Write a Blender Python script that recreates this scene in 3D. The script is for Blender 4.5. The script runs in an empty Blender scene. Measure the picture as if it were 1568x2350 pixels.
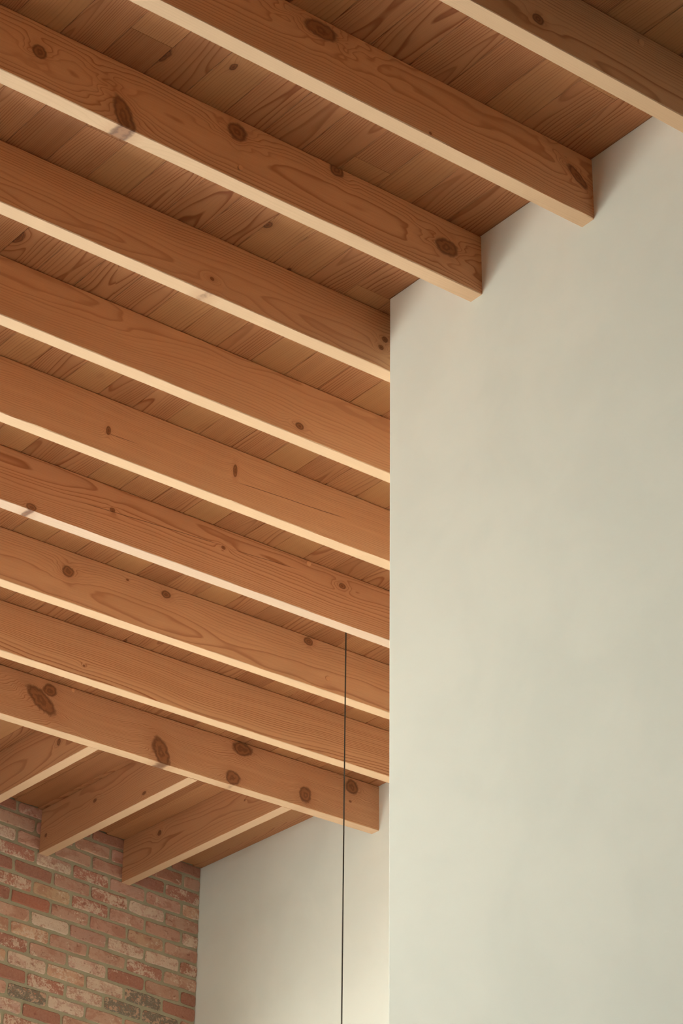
import bpy, bmesh, math, random
from mathutils import Vector, Matrix, noise as mnoise

# ------------------------------------------------------------------ camera
H = 1.5                                   # eye height above the floor
AZ, TI, RO = 0.657804, 0.51211, 0.012452  # heading (from +Y to +X), tilt up, roll
FPX, FW, FH = 5835.7, 1568, 2350          # focal length in pixels of the 1568x2350 frame
fw = Vector((math.sin(AZ)*math.cos(TI), math.cos(AZ)*math.cos(TI), math.sin(TI)))
r0 = Vector((math.cos(AZ), -math.sin(AZ), 0)); u0 = r0.cross(fw)
rt = math.cos(RO)*r0 + math.sin(RO)*u0
up = -math.sin(RO)*r0 + math.cos(RO)*u0
scene = bpy.context.scene
col = scene.collection
cam = bpy.data.cameras.new('camera')
cam.sensor_fit = 'VERTICAL'; cam.sensor_height = 36.0; cam.sensor_width = 24.0
cam.lens = 36.0*FPX/FH; cam.clip_start = 0.05; cam.clip_end = 200
cam_o = bpy.data.objects.new('camera', cam); col.objects.link(cam_o)
m = Matrix((rt, up, -fw)).transposed().to_4x4(); m.translation = (0, 0, H)
cam_o.matrix_world = m
scene.camera = cam_o

def ray(px, py):
    return rt*((px-FW/2)/FPX) - up*((py-FH/2)/FPX) + fw
def on_y(px, py, Y):
    v = ray(px, py); return v*(Y/v.y) + Vector((0, 0, H))
def on_z(px, py, Z):
    v = ray(px, py); return v*((Z-H)/v.z) + Vector((0, 0, H))

# ------------------------------------------------------------------ light
world = bpy.data.worlds.new('daylight'); scene.world = world; world.use_nodes = True
bg = world.node_tree.nodes['Background']
bg.inputs['Color'].default_value = (0.84, 0.93, 1.0, 1); bg.inputs['Strength'].default_value = 1.4
sun_d = bpy.data.lights.new('sun', 'SUN'); sun_d.energy = 18.0; sun_d.angle = math.radians(1.5)
sun_d.color = (0.98, 1.0, 0.96)
sun = bpy.data.objects.new('sun', sun_d); col.objects.link(sun)
sun.location = (4, 30, 25)
sun.rotation_euler = Vector((0.10, -0.26, -1.0)).to_track_quat('-Z', 'Y').to_euler()
EXPOSURE = 0.96
vs = scene.view_settings
scene.display_settings.display_device = 'sRGB'
vs.view_transform = 'Standard'; vs.look = 'None'; vs.gamma = 1.0; vs.use_curve_mapping = False
vs.exposure = EXPOSURE
scene.cycles.use_denoising = True; scene.cycles.adaptive_threshold = 0.015
scene.cycles.max_bounces = 8; scene.cycles.diffuse_bounces = 6; scene.cycles.transparent_max_bounces = 12
scene.cycles.sample_clamp_indirect = 6.0
scene.cycles.caustics_reflective = False; scene.cycles.caustics_refractive = False

# ------------------------------------------------------------------ plan of the room
ZC = 4.746857 + H                 # underside of the boarding
D = 0.225; T = 0.0563             # joist depth and thickness
A1, A2 = 4.401026, 6.925278       # faces of the near and the far white wall
B1 = 5.449378                     # corner of the near white wall
C, Q = 10.100415, 0.137068        # brick wall runs Y = C + Q (X - A2)
ZBR = 4.772056 + H                # boarding where it meets the bricks
YJ = [3.950475, 4.470222, 4.986314, 5.518417, 6.038121, 6.552088, 7.068149, 7.599861, 8.127774, 8.64729]
XR = [5.348072, 5.879402, 6.403653]; TR = 0.0527
XL, YN = -1.6, -3.0               # left and near ends of the room
def brick_y(X): return C + Q*(X-A2)

# ------------------------------------------------------------------ helpers
def link(name, me, parent=None, mats=()):
    o = bpy.data.objects.new(name, me); col.objects.link(o)
    for mt in mats: me.materials.append(mt)
    if parent: o.parent = parent
    return o
def tag(o, label=None, cat=None, group=None, kind=None):
    if label: o['label'] = label
    if cat: o['category'] = cat
    if group: o['group'] = group
    if kind: o['kind'] = kind
    return o
def mesh(name, v, f):
    me = bpy.data.meshes.new(name); me.from_pydata([tuple(a) for a in v], [], f); me.update(); return me
def box(v, f, a, b):
    n = len(v)
    v += [(x, y, z) for x in (a[0], b[0]) for y in (a[1], b[1]) for z in (a[2], b[2])]
    f += [[n+i for i in q] for q in ((0,1,3,2),(4,6,7,5),(0,4,5,1),(2,3,7,6),(0,2,6,4),(1,5,7,3))]

class NT:
    """small helper for building node trees from expressions"""
    def __init__(s, name):
        s.mat = bpy.data.materials.new(name); s.mat.use_nodes = True
        s.t = s.mat.node_tree; s.n = s.t.nodes; s.b = s.n['Principled BSDF']
        s.b.inputs['Specular IOR Level'].default_value = 0.3
    def inp(s, sock, v):
        if isinstance(v, bpy.types.NodeSocket): s.t.links.new(v, sock)
        elif v is not None: sock.default_value = v
    def m(s, op, a, b=None, c=None, clamp=False):
        k = s.n.new('ShaderNodeMath'); k.operation = op; k.use_clamp = clamp
        s.inp(k.inputs[0], a); s.inp(k.inputs[1], b)
        if c is not None: s.inp(k.inputs[2], c)
        return k.outputs[0]
    def add(s, a, b): return s.m('ADD', a, b)
    def sub(s, a, b): return s.m('SUBTRACT', a, b)
    def mul(s, a, b): return s.m('MULTIPLY', a, b)
    def xyz(s, x, y, z):
        k = s.n.new('ShaderNodeCombineXYZ')
        for i, q in enumerate((x, y, z)): s.inp(k.inputs[i], q)
        return k.outputs[0]
    def coord(s):
        k = s.n.new('ShaderNodeTexCoord'); q = s.n.new('ShaderNodeSeparateXYZ')
        s.t.links.new(k.outputs['Object'], q.inputs[0]); return q.outputs
    def noise(s, vec, scale, detail=2.0, rough=0.5, dist=0.0):
        k = s.n.new('ShaderNodeTexNoise'); s.inp(k.inputs['Vector'], vec)
        k.inputs['Scale'].default_value = scale; k.inputs['Detail'].default_value = detail
        k.inputs['Roughness'].default_value = rough; k.inputs['Distortion'].default_value = dist
        return k.outputs['Fac']
    def rng(s, v, a, b, c=0.0, d=1.0, smooth=True):
        k = s.n.new('ShaderNodeMapRange'); k.interpolation_type = 'SMOOTHSTEP' if smooth else 'LINEAR'
        s.inp(k.inputs[0], v); k.inputs[1].default_value = a; k.inputs[2].default_value = b
        k.inputs[3].default_value = c; k.inputs[4].default_value = d
        return k.outputs[0]
    def ramp(s, v, stops, interp='LINEAR'):
        k = s.n.new('ShaderNodeValToRGB'); s.inp(k.inputs[0], v); e = k.color_ramp; e.interpolation = interp
        while len(e.elements) < len(stops): e.elements.new(0.5)
        for q, (p, c_) in zip(e.elements, stops):
            q.position = p; q.color = c_ if len(c_) == 4 else (*c_, 1)
        return k.outputs[0]
    def mix(s, fac, a, b, mode='MIX'):
        k = s.n.new('ShaderNodeMix'); k.data_type = 'RGBA'; k.blend_type = mode
        s.inp(k.inputs[0], fac)
        for i, q in ((6, a), (7, b)):
            if isinstance(q, (tuple, list)): q = (*q[:3], 1)
            s.inp(k.inputs[i], q)
        return k.outputs[2]
    def bump(s, h, strength, dist):
        k = s.n.new('ShaderNodeBump'); s.inp(k.inputs['Height'], h)
        k.inputs['Strength'].default_value = strength; k.inputs['Distance'].default_value = dist
        s.t.links.new(k.outputs[0], s.b.inputs['Normal'])
    def done(s, color, rough=0.6):
        s.inp(s.b.inputs['Base Color'], (*color[:3], 1) if isinstance(color, (tuple, list)) else color)
        s.inp(s.b.inputs['Roughness'], rough); return s.mat

EARLY = (0.68, 0.375, 0.20); LATE = (0.34, 0.115, 0.04)
UNDER = (0.66, 0.455, 0.29)  # underside tone, lightened in the colour for light from below
KNOT_D = (0.185, 0.066, 0.026); KNOT_L = (0.30, 0.115, 0.046)

def wood(name, axes='xzy', pith=(0.1, 0.12), ring=0.009, wob=0.03, seed=0.0, knots=(), cracks=(),
         contrast=1.0, tint=(1, 1, 1), rand=False, under=None):
    """growth-ring timber: axes = length, across, depth; knots = (l, a, rl, ra, lift, shear)"""
    s = NT(name); xyz = dict(zip('xyz', s.coord()))
    l, a, b = (xyz[q] for q in axes)
    if rand:
        info = s.n.new('ShaderNodeObjectInfo'); rv = info.outputs['Random']
        r2 = s.m('FRACT', s.mul(rv, 17.317)); r3 = s.m('FRACT', s.mul(rv, 91.73)); r4 = s.m('FRACT', s.mul(rv, 403.1))
        l = s.add(l, s.mul(rv, 60.0))
        pa = s.m('MULTIPLY_ADD', r2, 0.36, -0.18); pb = s.m('MULTIPLY_ADD', r3, 0.16, 0.03)
    else:
        l = s.add(l, 0.0); pa, pb = pith[0], pith[1]
    ls = s.add(l, seed)
    n1 = s.noise(s.xyz(s.mul(ls, 0.75), s.mul(a, 2.2), s.mul(b, 2.2)), 1.0, 1.5)
    n2 = s.noise(s.xyz(s.mul(ls, 3.5), s.mul(a, 16), s.mul(b, 16)), 1.0, 1.0)
    da = s.sub(a, pa); db = s.sub(b, pb)
    r = s.m('SQRT', s.add(s.mul(da, da), s.mul(db, db)))
    r = s.m('MULTIPLY_ADD', s.sub(n1, 0.5), 2.4*wob, r)
    r = s.m('MULTIPLY_ADD', s.sub(n2, 0.5), 0.012, r)
    core = None; kd = None; near = None
    nk = s.noise(s.xyz(s.mul(ls, 40), s.mul(a, 40), s.mul(b, 40)), 1.0, 2.0) if (knots or rand) else None
    if rand:
        k = s.n.new('ShaderNodeTexVoronoi'); k.voronoi_dimensions = '2D'; k.feature = 'F1'
        s.t.links.new(s.xyz(s.mul(ls, 1.55), s.mul(a, 2.7), 0), k.inputs['Vector']); k.inputs['Scale'].default_value = 1.0
        sep = s.n.new('ShaderNodeSeparateColor'); s.t.links.new(k.outputs['Color'], sep.inputs[0])
        size = s.m('MULTIPLY_ADD', s.m('POWER', sep.outputs[0], 2.0), 0.055, 0.012)
        on = s.m('GREATER_THAN', sep.outputs[1], 0.45)
        d = s.m('DIVIDE', k.outputs['Distance'], size)
        g = s.m('DIVIDE', d, 2.6); g = s.m('DIVIDE', 1.0, s.m('POWER', s.m('MULTIPLY_ADD', g, g, 1.0), 2.0))
        r = s.m('MULTIPLY_ADD', s.mul(g, on), s.mul(size, 0.45), r)
        dd = s.m('MULTIPLY_ADD', s.sub(nk, 0.5), 0.9, d)
        core = s.mul(s.rng(dd, 1.25, 0.75), on); kd = dd
    for (kl, ka, rl, ra, lift, shear) in knots:
        lift *= 1.5
        dl = s.sub(l, kl); dk = s.sub(a, ka)
        dk = s.m('MULTIPLY_ADD', dl, shear, dk)
        x_ = s.mul(dl, 1/rl); y_ = s.mul(dk, 1/ra)
        d = s.m('SQRT', s.add(s.mul(x_, x_), s.mul(y_, y_)))
        x2 = s.mul(dl, 1/(rl*3.6)); y2 = s.mul(dk, 1/(ra*2.2))
        g = s.m('ADD', s.add(s.mul(x2, x2), s.mul(y2, y2)), 1.0)
        gp = s.m('POWER', g, -2.0)
        r = s.m('MULTIPLY_ADD', gp, lift, r); near = gp if near is None else s.m('MAXIMUM', near, gp)
        dd = s.m('MULTIPLY_ADD', s.sub(nk, 0.5), 0.5, d)
        c1 = s.rng(dd, 1.22, 0.78)
        if core is None: core, kd = c1, dd
        else: core = s.m('MAXIMUM', core, c1); kd = s.m('MINIMUM', kd, dd)
    if near is not None and knots:      # curly grain close to the knots
        n3 = s.noise(s.xyz(s.mul(ls, 11), s.mul(a, 24), s.mul(b, 24)), 1.0, 1.0)
        r = s.m('MULTIPLY_ADD', s.mul(s.sub(n3, 0.5), near), 0.075, r)
    wv = s.noise(s.xyz(s.mul(r, 22), seed, s.mul(ls, 0.05)), 1.0, 1.0)
    t = s.m('MULTIPLY_ADD', wv, 3.5, s.mul(r, 1.18/ring))
    fr = s.m('FRACT', t)
    late = s.ramp(fr, [(0.0, (0, 0, 0)), (0.40, (0.03,)*3), (0.66, (0.22,)*3), (0.80, (0.80,)*3), (0.90, (1, 1, 1)), (0.97, (0.25,)*3), (1.0, (0, 0, 0))])
    amt = s.noise(s.xyz(s.mul(r, 55), seed+3, s.mul(ls, 0.15)), 1.0, 1.0)
    late = s.mul(late, s.rng(amt, 0.32, 0.62, 0.35, 1.0))
    fib = s.noise(s.xyz(s.mul(ls, 6), s.mul(a, 420), s.mul(b, 420)), 1.0, 1.0, 0.6)
    blot = s.noise(s.xyz(s.mul(ls, 1.3), s.mul(a, 7), s.mul(b, 7)), 1.0, 1.0)
    ct = 0.86*contrast
    if under:       # underside has fainter grain; its paler tone stands for light from below
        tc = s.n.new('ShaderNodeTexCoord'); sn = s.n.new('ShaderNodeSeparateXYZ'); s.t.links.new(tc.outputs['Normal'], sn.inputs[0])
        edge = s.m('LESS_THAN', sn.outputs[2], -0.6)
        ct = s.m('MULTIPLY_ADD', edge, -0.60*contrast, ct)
    c_ = s.mix(s.mul(late, ct), EARLY, LATE)
    c_ = s.mix(s.rng(fib, 0.3, 0.75, 0.0, 0.22), c_, (0.40, 0.17, 0.07))
    c_ = s.mix(s.rng(blot, 0.45, 0.8, 0.0, 0.30), c_, (0.50, 0.24, 0.11))
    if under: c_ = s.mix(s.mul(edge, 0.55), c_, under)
    if rand:
        c_ = s.mix(s.mul(s.rng(r4, 0.25, 1.0), 0.70), c_, s.mix(0.5, c_, (0.36, 0.155, 0.065)))
        c_ = s.mix(s.mul(s.rng(r2, 0.66, 0.95), 0.42), c_, (0.78, 0.50, 0.25))
    if core is not None:
        kr = s.m('SINE', s.m('MULTIPLY_ADD', nk, 5.0, s.mul(kd, 9.0)))
        kc = s.mix(s.rng(kr, -1, 1), KNOT_D, KNOT_L)
        rim = s.mul(s.rng(kd, 0.55, 0.95), s.rng(kd, 1.35, 1.0))
        halo = s.rng(kd, 2.6, 0.9, 0.0, 0.40)
        c_ = s.mix(halo, c_, s.mix(0.6, c_, (0.40, 0.15, 0.06)))
        c_ = s.mix(s.mul(core, 0.88), c_, kc)
        c_ = s.mix(s.mul(s.mul(rim, core), 0.40), c_, (0.10, 0.04, 0.02))
    for (l0, a0, l1, a1, w) in cracks:
        dl = s.sub(l, l0); sl = (a1-a0)/(l1-l0)
        off = s.sub(s.sub(a, a0), s.mul(dl, sl))
        off = s.m('MULTIPLY_ADD', s.sub(n2, 0.5), 0.008, off)
        mk = s.rng(s.m('ABSOLUTE', off), w, w*0.3)
        mk = s.mul(mk, s.mul(s.rng(dl, 0.0, 0.08), s.rng(dl, l1-l0, l1-l0-0.10)))
        c_ = s.mix(s.mul(mk, 0.75), c_, (0.12, 0.045, 0.02))
    if tint != (1, 1, 1): c_ = s.mix(1.0, c_, tint, 'MULTIPLY')
    return s.done(c_, 0.58)

# ------------------------------------------------------------------ plain materials
def plaster(name, base, alt, scale):
    s = NT(name); x, y, z = s.coord(); v = s.xyz(x, y, z)
    n = s.noise(v, scale, 3.0, 0.55, 0.4); f = s.noise(v, 90, 4.0, 0.6)
    c_ = s.mix(s.rng(n, 0.35, 0.68), base, alt)
    trow = s.noise(s.xyz(s.mul(x, 5), s.mul(y, 5), s.mul(z, 9)), 1.0, 3.0, 0.6, 0.6)
    s.bump(s.m('MULTIPLY_ADD', f, 0.15, trow), 0.10, 0.004)
    return s.done(c_, 0.85)
M_WALL = plaster('plaster_white', (0.80, 0.785, 0.705), (0.76, 0.75, 0.675), 2.6)
M_WALL2 = plaster('dark_wall_finish', (0.16, 0.10, 0.065), (0.13, 0.085, 0.055), 1.5)  # dark finish chosen to absorb light behind the viewer
def mortar_mat():
    s = NT('lime_mortar'); x, y, z = s.coord(); v = s.xyz(x, y, z)
    n = s.noise(v, 160, 4.0, 0.7); n2 = s.noise(v, 9, 3.0)
    c_ = s.mix(n, (0.34, 0.30, 0.20), (0.46, 0.41, 0.29)); c_ = s.mix(s.rng(n2, 0.4, 0.75, 0, 0.35), c_, (0.30, 0.26, 0.175))
    s.bump(n, 0.5, 0.003); return s.done(c_, 0.95)
M_MORTAR = mortar_mat()
def floor_mat():
    s = NT('stone_floor'); x, y, z = s.coord(); n = s.noise(s.xyz(s.mul(x, 6), s.mul(y, 0.6), z), 1.0, 3.0)
    return s.done(s.mix(n, (0.17, 0.16, 0.145), (0.14, 0.132, 0.12)), 0.5)
M_FLOOR = floor_mat()
def stone_mat():
    s = NT('terrace_stone'); x, y, z = s.coord(); n = s.noise(s.xyz(x, y, z), 3.0, 4.0)
    return s.done(s.mix(n, (0.74, 0.73, 0.70), (0.69, 0.68, 0.65)), 0.8)
M_STONE = stone_mat()
def dark_strip_mat():
    s = NT('dark_strip'); x, y, z = s.coord(); n = s.noise(s.xyz(x, y, z), 12.0, 3.0)
    return s.done(s.mix(n, (0.06, 0.05, 0.04), (0.10, 0.085, 0.06)), 0.95)
M_STRIP = dark_strip_mat()
def flat(name, c_, rough=0.5, metal=0.0):
    s = NT(name); x, y, z = s.coord(); n = s.noise(s.xyz(x, y, z), 60, 2.0)
    s.b.inputs['Metallic'].default_value = metal
    return s.done(s.mix(s.mul(n, 0.25), c_, tuple(q*0.8 for q in c_)), rough)
M_FRAME = flat('dark_metal_frame', (0.05, 0.05, 0.05), 0.45)
M_CABLE = flat('black_flex', (0.05, 0.04, 0.03), 0.6)
def glass_mat():
    mt = bpy.data.materials.new('clear_pane'); mt.use_nodes = True; t = mt.node_tree; t.nodes.clear()
    o = t.nodes.new('ShaderNodeOutputMaterial'); mx = t.nodes.new('ShaderNodeMixShader')
    a = t.nodes.new('ShaderNodeBsdfTransparent'); b = t.nodes.new('ShaderNodeBsdfGlossy'); b.inputs['Roughness'].default_value = 0.02
    mx.inputs[0].default_value = 0.06; a.inputs[0].default_value = (0.95, 0.97, 0.96, 1)
    t.links.new(a.outputs[0], mx.inputs[1]); t.links.new(b.outputs[0], mx.inputs[2]); t.links.new(mx.outputs[0], o.inputs[0])
    return mt
M_GLASS = glass_mat()

# ------------------------------------------------------------------ structure
def struct(name, boxes, mat, label=None):
    v, f = [], []
    for a, b in boxes: box(v, f, a, b)
    o = link(name, mesh(name, v, f), None, (mat,))
    return tag(o, label, None, None, 'structure')
struct('floor', [((XL-0.3, YN-0.3, -0.2), (A2+0.3, C+0.20, 0.0))], M_FLOOR, 'stone floor of the tall room')
# the near white wall: a block whose corner is eased by a few millimetres
def near_wall():
    e = 0.004; pts = [(A1, YN), (A1, B1-e), (A1+e*0.3, B1-e*0.3), (A1+e, B1), (A2, B1), (A2, YN)]
    v = [(x, y, z) for z in (0.0, ZC) for x, y in pts]; n = len(pts)
    f = [[i, (i+1) % n, n+(i+1) % n, n+i] for i in range(n)] + [list(range(n))[::-1], list(range(n, 2*n))]
    me = mesh('wall_right', v, f)
    bm = bmesh.new(); bm.from_mesh(me); bmesh.ops.recalc_face_normals(bm, faces=bm.faces); bm.to_mesh(me); bm.free()
    o = link('wall_right', me, None, (M_WALL,))
    tag(o, 'tall white plaster wall filling the right of the picture', None, None, 'structure')
near_wall()
struct('wall_back', [((A2, B1, 0.0), (A2+0.3, C+0.35, ZC+0.03))], M_WALL, 'white plaster wall behind the black cable, beside the bricks')
struct('wall_near', [((XL, YN-0.3, 0.0), (A2, YN, ZC))], M_WALL2, 'unseen wall behind the viewer, darkened to cut bounce light')  # unseen wall, kept dark so less bounce reaches the joist sides
SY0, SY1, HEAD2, HEAD = 5.6, 8.4, 3.1, 4.1     # side-wall opening, added as fill light
yw = brick_y(XL)+0.16
struct('wall_side', [((XL-0.3, YN-0.3, 0.0), (XL, SY0, ZC)), ((XL-0.3, SY0, HEAD2), (XL, SY1, ZC)), ((XL-0.3, SY1, 0.0), (XL, yw, ZC))], M_WALL, 'white wall on the far left outside the picture')

# brick wall: local x runs left along the wall from the corner, local y points into the room
nrm = math.hypot(1, Q)
WX = Vector((-1, -Q, 0))/nrm; WY = Vector((Q, -1, 0))/nrm
OPEN0, OPEN1 = 0.30, 8.3
LW = (A2-XL)*nrm+0.05
v, f = [], []
box(v, f, (-0.04, -0.16, HEAD), (LW, -0.006, ZBR+0.03)); box(v, f, (-0.04, -0.16, 0.0), (OPEN0, -0.006, HEAD)); box(v, f, (OPEN1, -0.16, 0.0), (LW, -0.006, HEAD))
wall_brick = link('wall_left', mesh('wall_left', v, f), None, (M_MORTAR,))
tag(wall_brick, 'old reclaimed brick wall with greenish lime mortar at the lower left', None, None, 'structure')
wm = Matrix((WX, WY, Vector((0, 0, 1)))).transposed().to_4x4(); wm.translation = (A2, C, 0)
wall_brick.matrix_world = wm

# glazed openings low in the brick wall and, added as fill, in the side wall
def glazing(name, label, mw, x0, x1, n, HEAD):
    win = bpy.data.objects.new(name, None); col.objects.link(win); win.matrix_world = mw
    tag(win, label, None, None, 'structure')
    def wpart(nm, a, b, mat):
        v, f = [], []; box(v, f, a, b); return link(nm, mesh(nm, v, f), win, (mat,))
    wpart('window_head', (x0, -0.14, HEAD-0.05), (x1, -0.08, HEAD), M_FRAME)
    wpart('window_sill', (x0, -0.14, 0.0), (x1, -0.08, 0.04), M_FRAME)
    pw = (x1-x0)/n
    for i in range(n+1):
        x = x0+i*pw
        wpart('mullion', (max(x0, x-0.025), -0.14, 0.04), (min(x1, x+0.025), -0.08, HEAD-0.05), M_FRAME)
    for i in range(n):
        wpart('pane', (x0+i*pw+0.025, -0.116, 0.04), (x0+(i+1)*pw-0.025, -0.104, HEAD-0.05), M_GLASS)
    pl = bpy.data.lights.new('window_portal', 'AREA'); pl.shape = 'RECTANGLE'; pl.size = x1-x0; pl.size_y = HEAD; pl.cycles.is_portal = True
    po = bpy.data.objects.new('window_portal', pl); col.objects.link(po)
    # the portal's -Z looks along local +y, into the room
    po.matrix_world = mw @ Matrix.Translation(((x0+x1)/2, -0.155, HEAD/2)) @ Matrix.Rotation(math.radians(90), 4, 'X')
glazing('window_1', 'wide glazed opening in the foot of the brick wall', wm, OPEN0, OPEN1, 5, HEAD)
# side wall: local x runs toward the viewer, local y points into the room (+X)
sm = Matrix((Vector((0, -1, 0)), Vector((1, 0, 0)), Vector((0, 0, 1)))).transposed().to_4x4(); sm.translation = (XL, SY1, 0)
glazing('fill_opening', 'unseen side opening, added to let in fill light', sm, 0.0, SY1-SY0, 2, HEAD2)  # unseen opening, added for fill light from the left
strip = struct('dark_ground_strip', [((-3.0, -0.55, -0.4), (LW+0.5, -0.17, -0.12))], M_STRIP, 'unseen light-shaping dark bed along the foot of the glazed wall')  # invented dark ground, shapes the light falling on the back wall
strip.matrix_world = wm
ter = struct('ground', [((-12.0, -30.0, -0.4), (LW+14, -0.55, -0.1))], M_STONE, 'pale stone terrace outside the glazed openings')
ter.matrix_world = wm
struct('reflector', [((XL-14, YN-4, -0.4), (XL-0.32, brick_y(XL)-1.2, -0.11))], M_STONE, 'unseen added pale path beside the house')  # unseen ground, added to bounce light up through the side opening

# ------------------------------------------------------------------ boarded ceiling
M_BOARD = wood('ceiling_board_timber', 'yxz', ring=0.0078, wob=0.035, rand=True, contrast=1.14, tint=(.74, .585, .48))
def ceil_slab():
    v = [(XL-0.3, YN-0.3, ZC+0.022), (A2+0.3, YN-0.3, ZC+0.022), (A2+0.3, YJ[9]+0.03, ZC+0.022), (XL-0.3, YJ[9]+0.03, ZC+0.022)]
    y1 = C+0.20; zz = ZC+0.022+(ZBR-ZC)/(C-YJ[9])*(y1-YJ[9])
    v += [(A2+0.3, y1, zz), (XL-0.3, y1, zz)]
    v += [(x, y, ZC+0.30) for x, y, z in v]
    f = [[0, 1, 2, 3][::-1], [3, 2, 4, 5][::-1], [6, 7, 8, 9], [9, 8, 10, 11]]
    for a, b in ((0, 1), (1, 2), (2, 4), (4, 5), (5, 3), (3, 0)): f.append([a, b, b+6, a+6])
    o = link('ceiling', mesh('ceiling', v, f), None, (M_BOARD,))
    return tag(o, 'timber boarded ceiling above the joists', None, None, 'structure')
ceiling = ceil_slab()
PITCH = 0.14465; X00 = 3.685
rng = random.Random(7)
def plank(x0, x1, ya, yb, za, zb):
    """one board, underside at za..zb, lower edges eased; origin at its middle"""
    g = 0.0005; e = 0.0016; h = 0.020; x0 += g; x1 -= g; ya += 0.0005; yb -= 0.0005
    cx, cy = (x0+x1)/2, (ya+yb)/2
    sec = [(x0, e), (x0+e, 0), (x1-e, 0), (x1, e), (x1, h), (x0, h)]
    v = []
    for y, z in ((ya, za), (yb, zb)):
        for x, dz in sec: v.append((x-cx, y-cy, z+dz-ZC))
    f = [[i, (i+1) % 6, 6+(i+1) % 6, 6+i] for i in range(6)] + [[5, 4, 3, 2, 1, 0], [6, 7, 8, 9, 10, 11]]
    o = link('plank', mesh('plank', v, f), ceiling, (M_BOARD,))
    o.location = (cx, cy, ZC); return o
JOINTS = {-5: [4.843], 3: [4.217], 1: [4.914], -2: [6.7], 0: [7.3], 2: [6.3], -3: [5.75], -1: [6.25], 4: [7.85], 6: [6.85], 8: [7.4], -4: [5.3], 5: [8.2], 7: [7.9], 9: [7.75]}
ymid = YJ[9]+0.03
for k in range(-20, 23):
    x0, x1 = X00+k*PITCH, min(X00+(k+1)*PITCH, A2)
    if x1-x0 < 0.01: continue
    y0 = 3.0 if x1 <= A1+0.012 else B1
    cuts = [y0] + sorted(JOINTS.get(k, [y0+rng.uniform(1.2, 3.2)])) + [ymid]
    cuts = [c_ for c_ in cuts if y0 <= c_ <= ymid]
    if y0 == 3.0 and x1 > A1: cuts = sorted(cuts+[B1])
    for a, b in zip(cuts[:-1], cuts[1:]):
        if b-a > 0.05: plank(x0, min(x1, A1) if b <= B1 else x1, a, b, ZC, ZC)
    if x1 > 3.0:    # boards between the trimmer beam and the bricks
        ye = brick_y((x0+x1)/2)-0.001
        xe = X00+(k+1)*PITCH if k+1 < 22 else A2
        plank(x0, min(max(x1, xe), A2), ymid, ye, ZC, ZBR)

# ------------------------------------------------------------------ joists
def joist_mesh(name, L, t, d, seed, wane=0.0, step=0.04):
    n = max(2, int(L/step)); v, f = [], []
    c_ = 0.0022
    sec = [(0, c_), (c_, 0), (t-c_, 0), (t, c_), (t, d-c_), (t-c_*1.6, d), (c_*2.6, d), (0, d-c_*2.2)]
    for i in range(n+1):
        x = L*i/n
        for j, (y, z) in enumerate(sec):
            w = mnoise.noise(Vector((x*2.5+seed*7, j*3.1, seed)))
            w2 = mnoise.noise(Vector((x*9+seed*3, j*5.7, seed+9)))
            a = 0.0011*w + 0.0006*w2
            if j in (0, 1) and wane: a += wane*max(0, w2-0.25)
            if j in (0, 1, 2, 3): v.append((x, y+(a if j < 2 else -a), z+abs(a)))
            else: v.append((x, y, z))
        if i:
            p = (i-1)*8; q = i*8
            f += [[p+j, p+(j+1) % 8, q+(j+1) % 8, q+j][::-1] for j in range(8)]
    f += [list(range(8)), list(range(n*8, n*8+8))[::-1]]
    me = mesh(name, v, f)
    bm = bmesh.new(); bm.from_mesh(me); bmesh.ops.recalc_face_normals(bm, faces=bm.faces); bm.to_mesh(me); bm.free()
    return me
def K(j, px, py, rl, ra, lift=0.012, shear=0.0):
    p = on_y(px, py, YJ[j]); return (p.x-XL, p.z-(ZC-D), rl*1.3, ra*1.25, lift, shear)
def CR(j, p0, p1, w):
    a, b = on_y(*p0, YJ[j]), on_y(*p1, YJ[j]); return (a.x-XL, a.z-(ZC-D), b.x-XL, b.z-(ZC-D), w)
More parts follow.
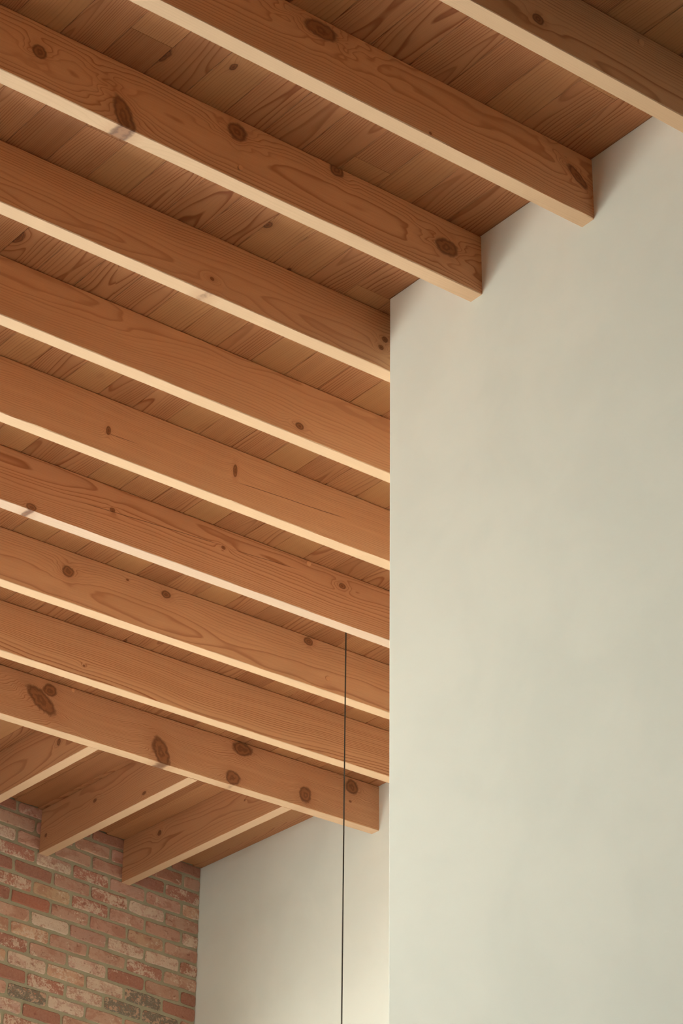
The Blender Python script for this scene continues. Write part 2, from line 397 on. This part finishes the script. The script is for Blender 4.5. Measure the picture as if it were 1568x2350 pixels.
SPEC = [
 dict(pith=(0.02, 0.16), ring=0.0085, wob=0.030, seed=1.3, knots=[K(0, 1236, 44, .016, .013, .010)]),
 dict(pith=(0.17, 0.20), ring=0.0068, wob=0.028, seed=4.1, contrast=.75, knots=[K(1, 737, 69, .045, .022, .016), K(1, 1326, 405, .030, .016, .012, .6), K(1, 988, 306, .004, .004, .002)]),
 dict(pith=(0.10, 0.10), ring=0.0115, wob=0.040, seed=7.7, knots=[K(2, 91, 119, .018, .018, .022), K(2, 285, 268, .030, .042, .026, .9), K(2, 545, 303, .026, .024, .018), K(2, 773, 391, .020, .018, .012), K(2, 1025, 567, .034, .024, .024)]),
 dict(pith=(0.06, 0.13), ring=0.0080, wob=0.034, seed=2.2, contrast=.85, knots=[K(3, 487, 640, .006, .005, .034), K(3, 884, 779, .009, .008, .010), K(3, 875, 797, .008, .007, .016), K(3, 480, 681, .022, .012, .004)]),
 dict(pith=(0.20, 0.24), ring=0.0065, wob=0.040, seed=9.4, contrast=.55, knots=[K(4, 688, 978, .013, .010, .010)]),
 dict(pith=(0.28, 0.16), ring=0.0060, wob=0.030, seed=5.8, contrast=.60, knots=[K(5, 249, 988, .007, .014, .008), K(5, 540, 1080, .007, .020, .010)], cracks=[CR(5, (536, 1104), (806, 1194), .0025), CR(5, (228, 988), (330, 1022), .0022)]),
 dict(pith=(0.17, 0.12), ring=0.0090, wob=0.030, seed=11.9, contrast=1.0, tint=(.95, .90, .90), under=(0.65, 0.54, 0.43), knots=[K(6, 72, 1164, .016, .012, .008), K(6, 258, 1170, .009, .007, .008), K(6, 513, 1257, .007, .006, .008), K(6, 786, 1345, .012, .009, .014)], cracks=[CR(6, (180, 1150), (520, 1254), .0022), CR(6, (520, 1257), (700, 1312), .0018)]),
 dict(pith=(0.05, 0.16), ring=0.0085, wob=0.030, seed=14.2, contrast=.75, knots=[K(7, 156, 1311, .020, .019, .018), K(7, 381, 1364, .017, .013, .014), K(7, 708, 1472, .018, .014, .014), K(7, 293, 1331, .005, .004, .004)]),
 dict(pith=(-0.02, 0.10), ring=0.0085, wob=0.040, seed=17.5, contrast=1.2, knots=[K(8, 193, 1528, .005, .004, .006)]),
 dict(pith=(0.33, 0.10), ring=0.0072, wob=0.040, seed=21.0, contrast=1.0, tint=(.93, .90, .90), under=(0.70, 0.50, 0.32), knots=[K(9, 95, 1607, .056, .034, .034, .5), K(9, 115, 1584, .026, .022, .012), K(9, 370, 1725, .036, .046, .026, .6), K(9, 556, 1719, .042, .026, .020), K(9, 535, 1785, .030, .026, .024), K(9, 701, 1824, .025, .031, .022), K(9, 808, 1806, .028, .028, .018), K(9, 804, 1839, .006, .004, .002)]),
]
LAB = [
 'straight-grained pine ceiling joist crossing the top right corner of the picture',
 'pine ceiling joist ending on the white wall, second from the top right corner',
 'pine joist with a large split knot on its lower edge, ending on the white wall',
 'pine ceiling joist with swirling eye-shaped grain, first to pass behind the white wall corner',
 'smooth pine ceiling joist with one small dark knot, just below the eye-grained joist',
 'pine ceiling joist with an upright slit knot and a long crack',
 'pine ceiling joist with a pale grey underside, directly above the top of the black cable',
 'pine ceiling joist with three round knots in a row behind the top of the cable',
 'red-streaked straight-grained pine joist directly above the knotty trimmer beam',
 'knotty pine trimmer beam that carries the short rafters and ends at the pale wall',
]
M_PLUG = wood('plug_timber', 'xzy', pith=(0.02, 0.3), ring=0.006, wob=0.01, seed=31.0, tint=(1.08, 1.05, 1.0))
joists = []
for j in range(10):
    X1 = A1 if j < 3 else A2
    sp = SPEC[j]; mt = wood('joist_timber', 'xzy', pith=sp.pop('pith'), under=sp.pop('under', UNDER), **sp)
    name = 'trimmer_beam' if j == 9 else 'ceiling_joist'
    o = link(name, joist_mesh(name, X1-XL, T, D, j+1.5, wane=0.004 if j in (1, 5) else 0.0012), None, (mt,))
    o.location = (XL, YJ[j], ZC-D)
    tag(o, LAB[j], 'beam' if j == 9 else 'joist', None if j == 9 else 'parallel ceiling joists')
    joists.append(o)
def plug(j, px, py, r):
    p = on_y(px, py, YJ[j]); n = 20; v, f = [], []
    for rr, y in ((r, 0.004), (r, -0.003), (r*0.86, -0.0045)):
        v += [(rr*math.cos(2*math.pi*i/n), y, rr*math.sin(2*math.pi*i/n)) for i in range(n)]
    for a in (0, n):
        f += [[a+i, a+(i+1) % n, a+n+(i+1) % n, a+n+i] for i in range(n)]
    f.append([2*n+i for i in range(n)])
    o = link('plug', mesh('plug', v, f), joists[j], (M_PLUG,))
    o.location = (p.x-XL, 0, p.z-(ZC-D)); tag(o, 'small round wooden plug')
for a in ((0, 1470.8, 97.8, .011), (6, 708, 1293.5, .0115), (7, 752, 1557.5, .0115), (9, 167, 1585, .008), (2, 551, 386, .009)): plug(*a)

# ------------------------------------------------------------------ short rafters
RSPEC = [
 dict(pith=(0.10, 0.16), ring=0.010, wob=0.045, seed=41.0, knots=[(135, 1703, .014, .016, .016)]),
 dict(pith=(0.22, 0.20), ring=0.007, wob=0.035, seed=43.5, contrast=.7, knots=[(218, 1837, .014, .009, .010), (331, 1820, .014, .008, .008), (105, 1917, .010, .010, .010)]),
 dict(pith=(0.14, 0.12), ring=0.0085, wob=0.030, seed=47.2, contrast=.8, knots=[(366, 1912, .015, .013, .016), (562, 1836, .006, .005, .004)]),
]
RLAB = ['leftmost short pine rafter, cut off by the left edge of the picture', 'middle short pine rafter with small dark knots, running from the trimmer beam to the bricks',
        'rightmost short pine rafter with one round knot, nearest the pale back wall']
y_0 = YJ[9]+T
for i in range(3):
    X = XR[i]; sp = RSPEC[i]; kn = []
    for (px, py, rl, ra, lift) in sp.pop('knots'):
        v_ = ray(px, py); p = v_*(X/v_.x) + Vector((0, 0, H)); kn.append((p.y-y_0, p.z-(ZC-D), rl, ra, lift, 0.0))
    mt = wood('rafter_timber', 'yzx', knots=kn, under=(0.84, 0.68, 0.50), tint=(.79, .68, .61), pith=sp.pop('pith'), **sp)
    n = 30; v, f = [], []; e = 0.002
    sec = [(0, e), (e, 0), (TR-e, 0), (TR, e), (TR, D), (0, D)]
    for k in range(n+1):
        for s_, (x, z) in enumerate(sec):
            ye = brick_y(X+x)-0.0005-y_0; y = ye*k/n
            zz = (ZBR-ZC)*(y+y_0-ymid)/(C-ymid)
            w = 0.0008*mnoise.noise(Vector((y*4+i*9, s_*2.3, i)))
            v.append((x+(w if 0 < s_ < 3 else 0), y, z+max(0, zz)*(1 if True else 0)+(abs(w) if s_ < 4 else 0)))
        if k:
            p, q = (k-1)*6, k*6
            f += [[p+a, p+(a+1) % 6, q+(a+1) % 6, q+a] for a in range(6)]
    f += [list(range(6))[::-1], list(range(n*6, n*6+6))]
    o = link('rafter', mesh('rafter', v, f), None, (mt,)); o.location = (X, y_0, ZC-D)
    tag(o, RLAB[i], 'rafter', 'short rafters over the brick wall')
    if i == 0:
        for k in range(1, 3):               # the run goes on past the left edge of the picture
            o2 = o.copy(); col.objects.link(o2); o2.location = (X-0.53*k, y_0, ZC-D)
            o2.scale.y = (brick_y(X-0.53*k)-y_0)/(brick_y(X)-y_0)
            o2['label'] = ('short pine rafter just outside the left edge of the picture', 'second short pine rafter outside the left edge of the picture')[k-1]

# ------------------------------------------------------------------ bricks
def brick_mat():
    s = NT('reclaimed_brick'); info = s.n.new('ShaderNodeObjectInfo'); x, y, z = s.coord()
    base = info.outputs['Color']; wash = info.outputs['Alpha']; rv = s.mul(info.outputs['Random'], 40.0)
    v = s.xyz(s.add(x, rv), s.add(y, rv), z); vs_ = s.xyz(s.add(s.mul(x, 1.0), rv), rv, s.mul(z, 1.5))
    patch = s.noise(vs_, 13, 5.0, 0.62, 0.5); fine = s.noise(v, 90, 5.0, 0.75, 0.3); big = s.noise(vs_, 10, 4.0, 0.65, 0.6)
    c_ = s.mix(s.rng(big, 0.47, 0.60, 0.0, 0.75), base, s.mix(0.70, base, (0.36, 0.14, 0.09)))
    c_ = s.mix(s.rng(fine, 0.35, 0.7, 0.0, 0.35), c_, s.mix(0.6, c_, (0.62, 0.36, 0.25)))
    # lime left on the face
    lim = s.add(s.mul(patch, 0.55), s.mul(fine, 0.45)); th = s.m('MULTIPLY_ADD', wash, -0.38, 0.70)
    k = s.n.new('ShaderNodeMapRange'); k.interpolation_type = 'SMOOTHSTEP'
    s.inp(k.inputs[0], s.sub(lim, th)); k.inputs[1].default_value = -0.03; k.inputs[2].default_value = 0.05
    c_ = s.mix(s.mul(k.outputs[0], 0.78), c_, (0.69, 0.53, 0.41))
    # specks of darker burnt clay
    dk = s.noise(s.xyz(s.add(x, s.add(rv, 9.0)), rv, s.mul(z, 1.6)), 30, 5.0, 0.7, 0.6)
    c_ = s.mix(s.rng(dk, 0.57, 0.68, 0.0, 0.65), c_, (0.24, 0.085, 0.055))
    s.bump(s.add(s.mul(fine, 0.6), patch), 0.55, 0.004)
    return s.done(c_, 0.92)
M_BRICK = brick_mat()
def sooty_mat():
    s = NT('sooty_brick'); info = s.n.new('ShaderNodeObjectInfo'); x, y, z = s.coord()
    rv = s.mul(info.outputs['Random'], 40.0); v = s.xyz(s.add(x, rv), rv, s.mul(z, 1.3))
    a = s.noise(v, 26, 6.0, 0.75, 0.3); b_ = s.noise(v, 70, 4.0, 0.7)
    q = s.add(s.mul(a, 0.75), s.mul(b_, 0.25))
    c_ = s.ramp(q, [(0.38, (0.44, 0.20, 0.13)), (0.45, (0.20, 0.15, 0.11)), (0.505, (0.20, 0.17, 0.13)), (0.56, (0.52, 0.33, 0.23)), (0.66, (0.58, 0.31, 0.21))])
    s.bump(q, 0.6, 0.005); return s.done(c_, 0.95)
M_SOOT = sooty_mat()
CODE = {'p': ((0.52, 0.30, 0.225), .32), 'r': ((0.37, 0.16, 0.11), .25), 'w': ((0.56, 0.36, 0.275), .60), 'o': ((0.57, 0.35, 0.225), .40),
        'm': ((0.42, 0.185, 0.13), .52), 'R': ((0.39, 0.14, 0.085), .08), 'k': ((0.2, 0.15, 0.1), .2), 'q': ((0.48, 0.265, 0.195), .24)}
PERP = {0: [.204, .455, .733, .97, 1.205], 1: [.116, .36, .604, .839, 1.085], 2: [.237, .48, .721, .961, 1.195], 3: [.119, .363, .602, .84, 1.07],
        4: [.23, .473, .718, .956, 1.199], 5: [.113, .358, .595, .836, 1.078], 6: [.227, .472, .716, .96, 1.205], 7: [.118, .352, .597, .836, 1.076],
        8: [.222, .465, .711, .955, 1.194], 9: [.106, .341, .585, .835, 1.074], 10: [.222, .469, .714, .958, 1.2], 11: [.101, .349, .596, .835, 1.073],
        12: [.212, .461, .707, .941, 1.184], 13: [.097, .348, .593, .845, 1.086]}
COL = {0: 'rrrrpr', 1: 'qrpppp', 2: 'mrqppw', 3: 'oppmwm', 4: 'pwmqrr', 5: 'wqpmom', 6: 'poqpRr', 7: 'mwwpwp', 8: 'pmppoo', 9: 'rqrwpm',
       10: 'rkwowo', 11: 'pkkwmr', 12: 'pqpwkp', 13: 'owoprw'}
brng = random.Random(23)
Z0, BH = 4.711265+H, 0.0755855
def brick(xa, xb, za, zb, code):
    g = 0.0082
    x0, x1 = xa+(g if xa > 0.001 else 0.0), xb-g; z0, z1 = za+g*0.98, min(zb-g*0.98, ZBR-0.001)
    hx, hz = (x1-x0)/2, (z1-z0)/2
    if hx < 0.01 or hz < 0.006: return
    pts = []; rc = [brng.uniform(.006, .017) for _ in range(4)]
    nx = 4
    jit = lambda s_=0.0024: brng.uniform(-s_, s_)
    for i in range(nx): pts.append((-hx+rc[0]+(2*hx-rc[0]-rc[1])*i/(nx-1), -hz+jit()))
    pts.append((hx-rc[1]*.28, -hz+rc[1]*.28)); pts += [(hx+jit(), -hz+rc[1]), (hx+jit(), hz-rc[2])]; pts.append((hx-rc[2]*.28, hz-rc[2]*.28))
    for i in range(nx): pts.append((hx-rc[2]-(2*hx-rc[2]-rc[3])*i/(nx-1), hz+jit()))
    pts.append((-hx+rc[3]*.28, hz-rc[3]*.28)); pts += [(-hx+jit(), hz-rc[3]), (-hx+jit(), -hz+rc[0])]; pts.append((-hx+rc[0]*.28, -hz+rc[0]*.28))
    n = len(pts); v, f = [], []
    pr = brng.uniform(-.0012, .0018); tx, tz = jit(.012), jit(.02)
    for k_, (s_, y) in enumerate(((1.0, -0.05), (1.0, -0.0035), (0.0, 0.0))):
        for (x, z) in pts:
            if k_ == 2:
                q = 0.0032; x = x-math.copysign(min(q, abs(x)), x) if abs(x) > hx-0.012 else x; z = z-math.copysign(q, z) if abs(z) > hz-0.012 else z
            v.append((x, y+(pr+tx*x+tz*z if k_ else 0), z))
    for a in (0, n):
        f += [[a+i, a+(i+1) % n, a+n+(i+1) % n, a+n+i] for i in range(n)]
    f.append([2*n+i for i in range(n)])
    me = mesh('brick', v, f)
    bm = bmesh.new(); bm.from_mesh(me); bmesh.ops.recalc_face_normals(bm, faces=bm.faces); bm.to_mesh(me); bm.free()
    o = link('brick', me, wall_brick, (M_SOOT if code == 'k' else M_BRICK,))
    o.location = ((x0+x1)/2, 0.0, (z0+z1)/2)
    (r_, g_, b_), w_ = CODE[code]; s_ = brng.uniform(.90, 1.10)
    o.color = (r_*s_, g_*s_*brng.uniform(.95, 1.05), b_*s_, min(1, max(0, w_+brng.uniform(-.07, .07))))
for k in range(0, 18):
    zt = Z0-(k-1)*BH; zb = Z0-k*BH
    pp = PERP.get(k)
    if pp is None: pp = [(.222 if k % 2 == 0 else .103)+.2435*i for i in range(5)]
    pp = [0.0]+list(pp)
    while pp[-1] < 3.2: pp.append(pp[-1]+brng.uniform(.238, .246))
    cs = COL.get(k, '')
    for i in range(len(pp)-1):
        brick(pp[i], pp[i+1], zb, zt, cs[i] if i < len(cs) else brng.choice('ppqwrmopw'))

# ------------------------------------------------------------------ pendant cable
YC = YJ[6]+0.26
pt = on_y(791.5, 1700, YC); v, f = [], []; n = 10; rad = 0.0028
zs = [ZC+0.0]+[ZC-0.4*i for i in range(1, 13)]
for z in zs: v += [(rad*math.cos(2*math.pi*i/n), rad*math.sin(2*math.pi*i/n), z-ZC) for i in range(n)]
for k in range(len(zs)-1): f += [[k*n+i, k*n+(i+1) % n, (k+1)*n+(i+1) % n, (k+1)*n+i][::-1] for i in range(n)]
f += [list(range(n)), list(range((len(zs)-1)*n, len(zs)*n))[::-1]]
cb = link('pendant_cable', mesh('pendant_cable', v, f), None, (M_CABLE,)); cb.location = (pt.x, YC, ZC)
tag(cb, 'thin black pendant cable hanging straight down in front of the pale back wall', 'cable')
